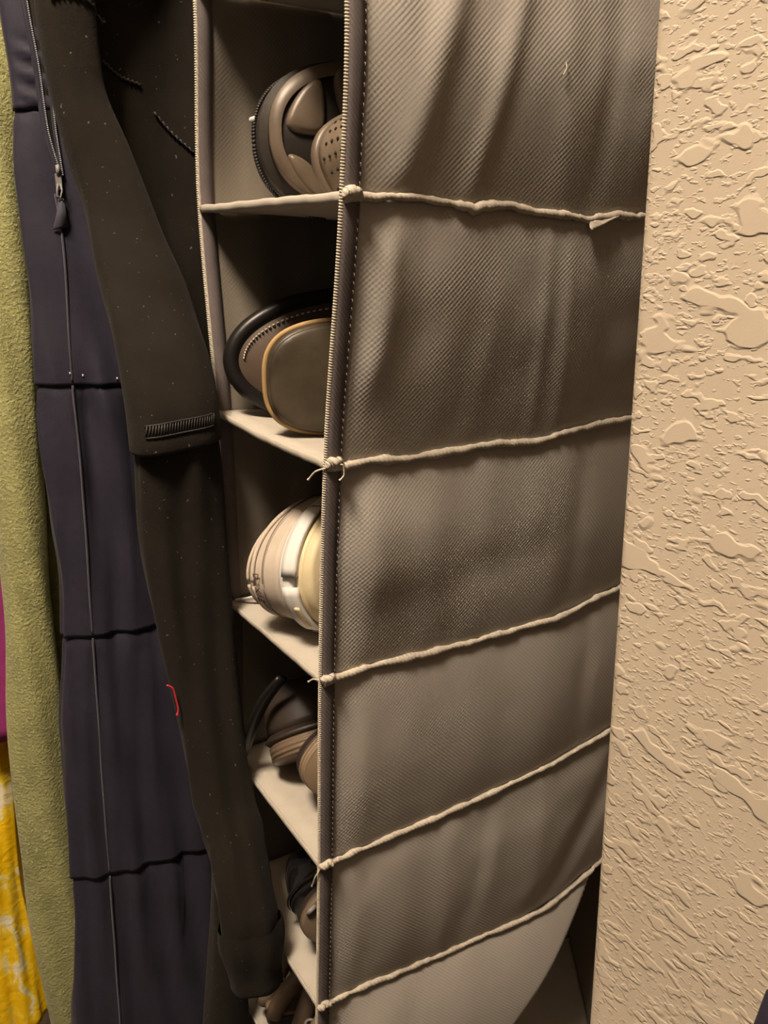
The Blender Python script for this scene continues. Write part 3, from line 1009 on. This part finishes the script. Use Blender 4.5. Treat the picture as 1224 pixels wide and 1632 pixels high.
# ------------------------------------------------------------------ hanging clothes
class Cloth:
    """flattened hanging tube: rows of (z, y_front, y_back, x_centre, thickness), sampled smoothly"""
    def __init__(self, rows, folds=(), p=0.75, seed=0):
        r = sorted(rows)
        self.z = [a[0] for a in r]
        self.c = [[a[i] for a in r] for i in range(1, 5)]
        self.folds = folds
        self.p = p
        self.seed = seed
    def at(self, z):
        return [cubic(z, self.z, c) for c in self.c]
    def fold(self, y, z):
        d = 0.0
        for amp, k, ph, sl, zt, zb in self.folds:
            d += amp * math.sin(k * y + ph + sl * (z - 1.0) + 1.2 * n1(z * 7, self.seed + 3)) * sstep(zb - 0.05, zb + 0.05, z) * (1 - sstep(zt - 0.03, zt + 0.03, z))
        return d
    def point(self, phi, z, grow=0.0):
        yf, yb, xc, th = self.at(z)
        c, s = math.cos(phi), math.sin(phi)
        ym, hw = (yf + yb) / 2, (yb - yf) / 2 + grow
        y = ym + hw * math.copysign(abs(c) ** 0.9, c)
        x = xc + (th / 2 + grow) * math.copysign(abs(s) ** self.p, s)
        x += self.fold(y, z) * abs(s) ** 0.8
        y += 0.4 * self.fold(x * 1.7 + 0.05, z) * abs(c) ** 3
        return (x, y, z)
    def front(self, y, z, out=0.0):
        """point on the camera-facing (+x) side at given y"""
        yf, yb, xc, th = self.at(z)
        ym, hw = (yf + yb) / 2, (yb - yf) / 2
        c = max(-1, min(1, (y - ym) / hw))
        c = math.copysign(abs(c) ** (1 / 0.9), c)
        p = self.point(math.acos(c), z)
        return (p[0] + out, y, z)
    def mesh(self, z0, z1, nz, nphi, grow=0.0, growf=None):
        rings = []
        for i in range(nz + 1):
            z = z0 + (z1 - z0) * i / nz
            g = grow if growf is None else growf(i / nz)
            rr = []
            for j in range(nphi):
                a = 2 * PI * j / nphi
                rr.append(self.point(a, z, g))
            rings.append(rr)
        return loft(rings)

def hanger(parent, x, yf, yb, z):
    pts = [(x, yf + 0.03, z - 0.03), (x, ROD_Y, z + 0.055), (x, yb - 0.03, z - 0.03), (x, yf + 0.03, z - 0.03)]
    V, Fc = tube(pts, 0.0025, 8)
    hk = [(x, ROD_Y, z + 0.05)] + [(x, ROD_Y + 0.017 * math.sin(a), ROD_Z + 0.001 - 0.017 * math.cos(a) * 1.0 + 0.0) for a in np.linspace(0.0, 1.5 * PI, 12)[2:]]
    V2, F2 = tube(hk, 0.002, 8)
    V, Fc = merge((V, Fc), (V2, F2))
    make_obj('hanger', V, Fc, 'wire', parent)

# --- black top: narrow sleeve with stitched hem, long sleeve below it, dark body behind
BK = thing('black_cardigan', 'black jersey cardigan with a long narrow sleeve hanging left of the shoe organizer', 'cardigan', (-0.22, 0.12, 0.55))
body = Cloth([(1.64, 0.10, 0.16, -0.237, 0.02), (1.61, 0.02, 0.24, -0.237, 0.03), (1.55, -0.045, 0.30, -0.237, 0.024), (1.478, -0.060, 0.31, -0.237, 0.024), (1.37, -0.048, 0.31, -0.237, 0.024),
              (1.29, -0.034, 0.31, -0.237, 0.024), (1.20, -0.028, 0.31, -0.237, 0.024), (1.06, -0.024, 0.31, -0.237, 0.024), (0.92, -0.012, 0.31, -0.238, 0.024), (0.82, 0.002, 0.31, -0.239, 0.024), (0.60, 0.010, 0.31, -0.240, 0.024)],
             [(0.0035, 62, 0.4, 9, 1.62, 0.5), (0.0020, 120, 1.4, -6, 1.62, 0.5)], 0.7, 2)
V, Fc = body.mesh(1.64, 0.60, 90, 130)
make_obj('body', V, Fc, 'black', BK)
hanger(BK, -0.237, -0.03, 0.29, 1.63)
sleeve = Cloth([(1.575, -0.020, 0.030, -0.212, 0.022), (1.53, -0.062, -0.010, -0.209, 0.026), (1.465, -0.0757, -0.044, -0.207, 0.027), (1.430, -0.0736, -0.043, -0.207, 0.028), (1.390, -0.0687, -0.032, -0.2016, 0.030), (1.348, -0.0632, -0.021, -0.1904, 0.032),
                (1.308, -0.0629, -0.0125, -0.1720, 0.034), (1.264, -0.0618, -0.0085, -0.1520, 0.036), (1.240, -0.0621, -0.0085, -0.1455, 0.037), (1.205, -0.0621, -0.0085, -0.1430, 0.038)],
               [(0.0012, 150, 0.4, 16, 1.6, 1.1)], 0.8, 5)
def hem_z(y):
    return 1.2180 + 0.10 * (y + 0.062)
def sleeve_ring(z, g=0.0):
    rr = []
    for j in range(72):
        a = 2 * PI * j / 72
        p = sleeve.point(a, z, g)
        t = 1 - sstep(1.218, 1.30, z)
        rr.append((p[0], p[1], z + 0.10 * (p[1] + 0.062) * t))
    return rr
zs = list(np.linspace(1.575, 1.2185, 60))
rings = [sleeve_ring(z) for z in zs]
rings += [sleeve_ring(1.2170, -0.0008), sleeve_ring(1.2185, -0.003), sleeve_ring(1.240, -0.0035)]
V, Fc = loft(rings, cap=False)
slv = make_obj('sleeve', V, Fc, 'black', BK)
# hem stitching band on the sleeve
st = []
for i in range(26):
    y = -0.057 + 0.0400 * i / 25
    for (za, zb_) in ((0.0105, 0.0165),):
        z0 = hem_z(y) + za
        z1 = hem_z(y + 0.0015) + zb_
        p0 = sleeve.front(y, z0 - 0.10 * (y + 0.062) * 0.9, 0.0008)
        p1 = sleeve.front(y + 0.0012, z1 - 0.10 * (y + 0.062) * 0.8, 0.0008)
        st.append(tube([(p0[0], p0[1], z0), (p1[0], p1[1], z1)], 0.00042 if i > 6 else 0.00060, 5))
for za in (0.0098, 0.0168):
    q = []
    for i in range(30):
        y = -0.057 + 0.0400 * i / 29
        p0 = sleeve.front(y, hem_z(y) + za - 0.10 * (y + 0.062) * 0.85, 0.0008)
        q.append((p0[0] + 0.0002 * math.sin(i * 2.4), y, hem_z(y) + za))
    st.append(tube(q, 0.0005, 5))
V, Fc = merge(*st)
make_obj('hem_stitching', V, Fc, 'blacksmooth', slv)
# shoulder seam
st = []
for seg in ([(-0.070, 1.4655), (-0.062, 1.4690), (-0.050, 1.4675), (-0.038, 1.4600)], [(-0.036, 1.4440), (-0.026, 1.4360), (-0.014, 1.4330)], [(-0.006, 1.4180), (0.006, 1.4060), (0.018, 1.3960)]):
    q = []
    for i in range(28):
        s = i / 27 * (len(seg) - 1)
        y = cubic(s, range(len(seg)), [a[0] for a in seg])
        z = cubic(s, range(len(seg)), [a[1] for a in seg])
        base = sleeve if (seg[0][0] < -0.05) else body
        p = base.front(y, z, 0.0012)
        q.append((p[0] + 0.0006 * math.sin(i * 2.1), y, z + 0.0008 * math.cos(i * 2.1)))
    V, Fc = tube(q, 0.0008, 6)
    make_obj('shoulder_seam', V, Fc, 'blacksmooth', BK)
# long sleeve under the hem, leaning out in front of the organizer towards its cuff
LS = [(1.240, -0.0560, -0.0150, -0.1470, 0.024), (1.217, -0.0585, -0.0080, -0.1475, 0.028), (1.162, -0.0595, -0.0052, -0.1515, 0.030), (1.098, -0.0544, -0.0050, -0.1500, 0.029), (1.030, -0.0474, -0.0045, -0.1440, 0.028),
      (0.984, -0.0450, -0.0045, -0.1356, 0.028), (0.948, -0.0437, -0.0045, -0.1170, 0.027), (0.898, -0.0423, -0.0045, -0.1020, 0.026), (0.850, -0.0380, -0.0055, -0.1020, 0.026)]
lsleeve = Cloth(LS, [(0.0022, 150, 1.0, 22, 1.3, 0.85), (0.0012, 320, 0.2, -12, 1.3, 0.85)], 0.8, 8)
def ls_ring(z, g=0.0, dz=0.0):
    rr = []
    for j in range(64):
        a = 2 * PI * j / 64
        p = lsleeve.point(a, z, g)
        rr.append((p[0], p[1], p[2] + dz))
    return rr
rings = [ls_ring(z) for z in np.linspace(1.240, 0.882, 70)]
V, Fc = loft(rings)
lsv = make_obj('long_sleeve', V, Fc, 'black', BK)
rings = [ls_ring(z, 0.0022 + 0.0012 * math.sin(i * 0.5)) for i, z in enumerate(np.linspace(0.902, 0.853, 12))]
rings += [ls_ring(0.851, 0.0005), ls_ring(0.853, -0.003), ls_ring(0.880, -0.004)]
V, Fc = loft(rings, cap=False)
make_obj('cuff', V, Fc, 'black', lsv)

fpanel = Cloth([(0.930, -0.024, -0.012, -0.166, 0.012), (0.90, -0.027, -0.009, -0.166, 0.018), (0.86, -0.030, -0.008, -0.168, 0.022), (0.80, -0.036, -0.006, -0.170, 0.026), (0.70, -0.046, -0.006, -0.174, 0.028), (0.50, -0.056, -0.006, -0.18, 0.028)], [(0.0016, 150, 1.0, 12, 1.3, 0.3)], 0.8, 9)
V, Fc = fpanel.mesh(0.930, 0.50, 40, 48)
make_obj('lower_front', V, Fc, 'black', BK)

# --- navy tiered dress with open zip
NV = thing('navy_dress', 'navy cotton tiered dress with an open side zip, hanging behind the black sleeve', 'dress', (-0.29, 0.12, 0.45))
rowsN = [(1.65, 0.09, 0.17, -0.290, 0.02), (1.62, 0.02, 0.24, -0.290, 0.03), (1.57, -0.060, 0.30, -0.290, 0.034), (1.522, -0.0774, 0.31, -0.290, 0.036), (1.487, -0.0807, 0.31, -0.290, 0.036), (1.4255, -0.0793, 0.31, -0.290, 0.036), (1.379, -0.0838, 0.31, -0.290, 0.036), (1.3275, -0.0841, 0.31, -0.290, 0.038),
         (1.246, -0.0855, 0.31, -0.290, 0.040), (1.216, -0.0881, 0.31, -0.290, 0.040), (1.160, -0.0889, 0.31, -0.291, 0.040), (1.1015, -0.0867, 0.31, -0.292, 0.040), (1.0535, -0.0888, 0.31, -0.293, 0.040), (0.984, -0.0987, 0.31, -0.294, 0.042),
         (0.929, -0.1010, 0.31, -0.295, 0.042), (0.841, -0.1031, 0.31, -0.297, 0.044), (0.798, -0.1052, 0.31, -0.298, 0.046), (0.70, -0.1193, 0.31, -0.300, 0.048), (0.52, -0.13, 0.31, -0.300, 0.05)]
navy = Cloth(rowsN, [(0.0036, 215, 2.2, 10, 1.26, 0.4), (0.0016, 390, 0.2, -22, 1.26, 0.4), (0.0022, 180, 2.0, 34, 1.43, 1.2), (0.0008, 60, 1.0, 90, 1.6, 0.4)], 0.7, 11)
hanger(NV, -0.290, -0.05, 0.29, 1.635)
# bodice with gathered creases beside the zip
def bod_pt(phi, z):
    x, y, zz = navy.point(phi, z)
    if math.sin(phi) > 0 and y < -0.055:
        d = max(0.0, 1 - abs(y + 0.068) / 0.012)
        x += 0.0020 * d * math.sin((z + 0.35 * (y + 0.068)) * 480) * sstep(1.405, 1.43, z) * (1 - sstep(1.455, 1.475, z))
    return (x, y, zz)
tiers = [(1.65, 1.4235), (1.4245, 1.2455), (1.2470, 1.0535), (1.0550, 0.8385), (0.8400, 0.52)]
for ti, (za, zb_) in enumerate(tiers):
    rings = []
    nz = 70
    for i in range(nz + 1):
        f = i / nz
        z = za + (zb_ - za) * f
        g = 0.0012 * sstep(0.6, 1.0, f) - 0.0014 * (1 - sstep(0.0, 0.05, f)) * (ti > 0)
        rr = []
        for j in range(170):
            a = 2 * PI * j / 170
            if ti == 0:
                p = bod_pt(a, z)
                p = (p[0] + g * math.copysign(1, math.sin(a)), p[1], p[2])
            else:
                p = navy.point(a, z, g)
                if ti >= 2:
                    k = 0.0034 * math.sin(p[1] * 210 + ti * 2.0) * (1 - sstep(0.0, 0.75, f)) * sstep(0.0, 0.12, f)
                    p = (p[0] + k * abs(math.sin(a)), p[1], p[2])
            # seam line rises a little towards the back
            p = (p[0], p[1], p[2] - 0.04 * (p[1] + 0.09) * (1 if 0 < ti else 0) * (1 if p[1] < 0.1 else 0.19 / max(p[1] + 0.09, 0.19)))
            rr.append(p)
        rings.append(rr)
    V, Fc = loft(rings)
    make_obj('bodice' if ti == 0 else 'skirt_tier', V, Fc, 'navy', NV)
# vertical piped seam
sv = [(1.371, -0.0616), (1.351, -0.0605), (1.247, -0.0644), (1.161, -0.0662), (1.063, -0.0695), (0.957, -0.0731), (0.842, -0.0770), (0.696, -0.0832), (0.53, -0.088)]
sz = [a for a, b in sv][::-1]
sy = [b for a, b in sv][::-1]
for (za, zb_) in ((1.372, 1.2475), (1.2445, 1.0555), (1.0515, 0.8405), (0.8365, 0.53)):
    q = []
    for i in range(60):
        z = za + (zb_ - za) * i / 59
        y = cubic(z, sz, sy)
        zr = z + 0.04 * (y + 0.09)
        p = navy.front(y, min(zr, 1.64), 0.0008)
        q.append((p[0], y, z))
    V, Fc = tube(q, 0.0010, 6, 0.8)
    make_obj('piped_seam', V, Fc, 'navyseam', NV)
# zip: tapes, teeth and slider
def zip_line(pts, n):
    zz = [a[1] for a in pts][::-1]
    yy = [a[0] for a in pts][::-1]
    out = []
    for i in range(n):
        z = zz[-1] + (zz[0] - zz[-1]) * i / (n - 1)
        y = cubic(z, zz, yy)
        p = navy.front(y, z)
        out.append((p[0], y, z))
    return out
zl = [(-0.0690, 1.520), (-0.0683, 1.4843), (-0.0654, 1.4457), (-0.0643, 1.4128), (-0.0595, 1.384)]
zr_ = [(-0.0560, 1.520), (-0.0583, 1.4680), (-0.0585, 1.4169), (-0.0572, 1.384)]
for pts, w in ((zl, 0.0040), (zr_, 0.0016)):
    P = [[(x + 0.0018, y - w * 0.3, z), (x + 0.0026, y + w * 0.2, z), (x + 0.0020, y + w * 0.7, z)] for x, y, z in zip_line(pts, 70)]
    V, Fc = slab_grid(P, (-0.0015, 0, 0))
    tp = make_obj('zip_tape', V, Fc, 'navy', NV)
    teeth = []
    for x, y, z in zip_line(pts, 110):
        v, f = box(x + 0.0016, x + 0.0034, y + w * 0.45, y + w * 0.45 + 0.0008, z - 0.00035, z + 0.00035)
        teeth.append((v, f))
    V, Fc = merge(*teeth)
    te = make_obj('zip_teeth', V, Fc, 'wire', tp, smooth=False)
P = [[(a[0] + 0.0009, a[1] + 0.002, a[2]), (b[0] + 0.0009, b[1] - 0.0002, b[2])] for a, b in zip(zip_line(zl, 40), zip_line(zr_, 40))]
V, Fc = slab_grid(P, (-0.001, 0, 0))
make_obj('zip_opening', V, Fc, 'hole', NV)
px, py_, pz = navy.front(-0.0592, 1.380)
V, Fc = merge(box(px + 0.002, px + 0.0042, py_ - 0.0018, py_ + 0.0018, pz - 0.0055, pz + 0.0045))
sl = make_obj('zip_slider', V, Fc, 'metal', NV, smooth=False)
V, Fc = tube([(px + 0.005, py_ - 0.0008, pz - 0.002), (px + 0.0065, py_ - 0.0022, pz - 0.006), (px + 0.0062, py_ - 0.0026, pz - 0.0100), (px + 0.0062, py_ - 0.0002, pz - 0.0108), (px + 0.0065, py_ + 0.0010, pz - 0.006), (px + 0.005, py_ + 0.0006, pz - 0.002)], 0.0006, 6)
make_obj('zip_pull', V, Fc, 'metal', sl)
V, Fc = tube([(px + 0.0034, py_, pz + 0.003), (px + 0.0050, py_, pz + 0.006), (px + 0.0048, py_, pz + 0.0095)], 0.0013, 8)
make_obj('zip_stop', V, Fc, 'metal', NV)
# loose tape end under the slider
P = []
for i in range(12):
    f = i / 11
    P.append([(px + 0.003 + 0.003 * math.sin(PI * f), py_ - 0.0012 - 0.0055 * f, pz - 0.011 - 0.020 * f), (px + 0.005 + 0.003 * math.sin(PI * f), py_ + 0.0006 - 0.0025 * f, pz - 0.011 - 0.0195 * f), (px + 0.003 + 0.002 * math.sin(PI * f), py_ + 0.002 + 0.0012 * f, pz - 0.011 - 0.018 * f)])
V, Fc = slab_grid(P, (-0.0008, 0, 0))
make_obj('tape_end', V, Fc, 'navyseam', NV)
# a few white lint specks on the dress, a loose red thread on the black sleeve
for (y, z) in ((-0.0655, 1.2530), (-0.0570, 1.2510), (-0.0340, 1.2475)):
    p = navy.front(y, z, 0.0012)
    V, Fc = tube([(p[0], p[1], p[2] - 0.0007), (p[0] + 0.0003, p[1] + 0.0002, p[2]), (p[0], p[1], p[2] + 0.0009)], 0.0005, 6)
    make_obj('lint_speck', V, Fc, 'lace', NV)
q = [(-0.136, -0.056, 1.0702), (-0.136, -0.0523, 1.0665), (-0.136, -0.0512, 1.0601), (-0.136, -0.0502, 1.0518), (-0.136, -0.0513, 1.0477)]
o = thread_part(q, 0.0006, 'red', 'loose_thread', BK)
o['label'] = 'loose red thread'

# --- green sweater
GN = thing('green_sweater', 'moss green nubby knit sweater hanging beside the navy dress', 'sweater', (-0.37, 0.12, 0.40))
rowsG = [(1.66, 0.09, 0.17, -0.375, 0.02), (1.63, 0.0, 0.25, -0.375, 0.035), (1.57, -0.075, 0.31, -0.372, 0.045), (1.5065, -0.0829 - 0.004, 0.32, -0.370, 0.050), (1.2927, -0.108, 0.32, -0.370, 0.050), (1.1207, -0.1185, 0.32, -0.370, 0.052), (1.0674, -0.1205, 0.32, -0.370, 0.052), (0.9559, -0.1320, 0.32, -0.371, 0.054),
         (0.8836, -0.1348, 0.32, -0.372, 0.054), (0.7739, -0.1375, 0.32, -0.374, 0.056), (0.6883, -0.1340, 0.32, -0.375, 0.056), (0.6336, -0.1305, 0.32, -0.375, 0.056), (0.45, -0.125, 0.32, -0.375, 0.055)]
rowsG2 = [(z, yf + (0.014 if z < 1.55 else 0), yb, xc - 0.012, min(th, 0.034)) for z, yf, yb, xc, th in rowsG]
green = Cloth(rowsG2, [(0.0035, 120, 0.3, 6, 1.7, 0.3), (0.0016, 260, 2.0, 14, 1.7, 0.3)], 0.8, 21)
V, Fc = green.mesh(1.66, 0.45, 130, 190)
make_obj('body', V, Fc, 'green', GN)
GB = [(0.45, -0.080), (0.63, -0.082), (0.78, -0.086), (0.95, -0.088), (1.042, -0.088), (1.148, -0.083), (1.198, -0.081), (1.315, -0.073), (1.380, -0.071), (1.463, -0.066), (1.55, -0.045), (1.60, -0.015)]
rs = []
for z, yf, yb, xc, th in rowsG:
    if z < 1.62:
        rs.append((z, yf, cubic(z, [a for a, b in GB], [b for a, b in GB]) + 0.002, -0.3545, 0.036))
gsl = Cloth(rs, [(0.0016, 210, 0.6, 16, 1.7, 0.3), (0.0009, 90, 0.3, 40, 1.7, 0.3)], 1.0, 23)
V, Fc = gsl.mesh(1.57, 0.47, 120, 72)
make_obj('sleeve', V, Fc, 'green', GN)
hanger(GN, -0.375, -0.06, 0.30, 1.645)

# --- magenta top and yellow dress further along the rod
MG = thing('magenta_top', 'magenta cotton top, a thin strip left of the green sweater', 'top', (-0.42, 0.12, 0.90))
mag = Cloth([(1.66, 0.09, 0.17, -0.418, 0.016), (1.60, -0.04, 0.28, -0.418, 0.018), (1.50, -0.10, 0.32, -0.418, 0.02), (1.20, -0.128, 0.32, -0.418, 0.02), (1.05, -0.150, 0.32, -0.418, 0.02), (0.93, -0.156, 0.32, -0.418, 0.02), (0.915, -0.155, 0.32, -0.418, 0.018)],
            [(0.001, 90, 0.3, 5, 1.7, 0.3)], 0.7, 31)
V, Fc = mag.mesh(1.66, 0.915, 60, 100)
make_obj('body', V, Fc, 'magenta', MG)
hanger(MG, -0.418, -0.06, 0.30, 1.645)
YL = thing('yellow_dress', 'yellow cotton dress with white blotch print at the lower left', 'dress', (-0.47, 0.12, 0.50))
def hem_tilt(p, z):
    return (p[0], p[1], p[2] + 0.5 * (p[1] + 0.145) * (1 - sstep(0.575, 0.66, z)) * (1 if p[1] < 0 else 0))
def yel_mesh(cl, z0, z1, nz, nphi):
    rings = []
    for i in range(nz + 1):
        z = z0 + (z1 - z0) * i / nz
        rings.append([hem_tilt(cl.point(2 * PI * j / nphi, z), z) for j in range(nphi)])
    return loft(rings)
yback = Cloth([(1.66, 0.09, 0.17, -0.505, 0.02), (1.60, -0.04, 0.28, -0.505, 0.03), (1.50, -0.10, 0.32, -0.505, 0.03), (1.00, -0.17, 0.32, -0.505, 0.034), (0.57, -0.21, 0.32, -0.505, 0.036)],
              [(0.003, 120, 0.3, 8, 1.7, 0.3)], 0.65, 33)
V, Fc = yel_mesh(yback, 1.66, 0.575, 80, 150)
make_obj('skirt_back', V, Fc, 'yellow', YL)
yfr = Cloth([(1.10, -0.20, -0.150, -0.462, 0.020), (1.00, -0.22, -0.142, -0.462, 0.03), (0.8823, -0.25, -0.1252, -0.458, 0.042), (0.7429, -0.27, -0.1300, -0.456, 0.046), (0.6644, -0.28, -0.1250, -0.456, 0.048), (0.5912, -0.28, -0.1220, -0.456, 0.05), (0.565, -0.28, -0.1225, -0.456, 0.05)],
            [(0.0030, 210, 0.3, 14, 1.7, 0.3), (0.0016, 420, 1.0, -19, 1.7, 0.3)], 0.35, 34)
V, Fc = yel_mesh(yfr, 1.10, 0.575, 80, 150)
make_obj('skirt_front', V, Fc, 'yellow', YL)
hanger(YL, -0.505, -0.06, 0.30, 1.645)

# --- dark cloth at the lower right, hung in front of the wall
CT = thing('dark_coat', 'dark navy cloth edge at the lower right corner in front of the wall', 'coat', (0.30, -0.02, 0.40))
coat = Cloth([(1.170, -0.024, -0.010, 0.300, 0.050), (1.160, -0.030, -0.006, 0.300, 0.086), (1.145, -0.034, -0.004, 0.300, 0.100), (1.130, -0.036, -0.004, 0.300, 0.104), (1.05, -0.040, -0.003, 0.300, 0.115), (0.40, -0.045, -0.003, 0.30, 0.12)], [], 0.8, 41)
V, Fc = coat.mesh(1.170, 0.40, 60, 48)
make_obj('cloth', V, Fc, 'coat', CT)

for o in scene.objects:
    if '_base' in o.keys():
        del o['_base']
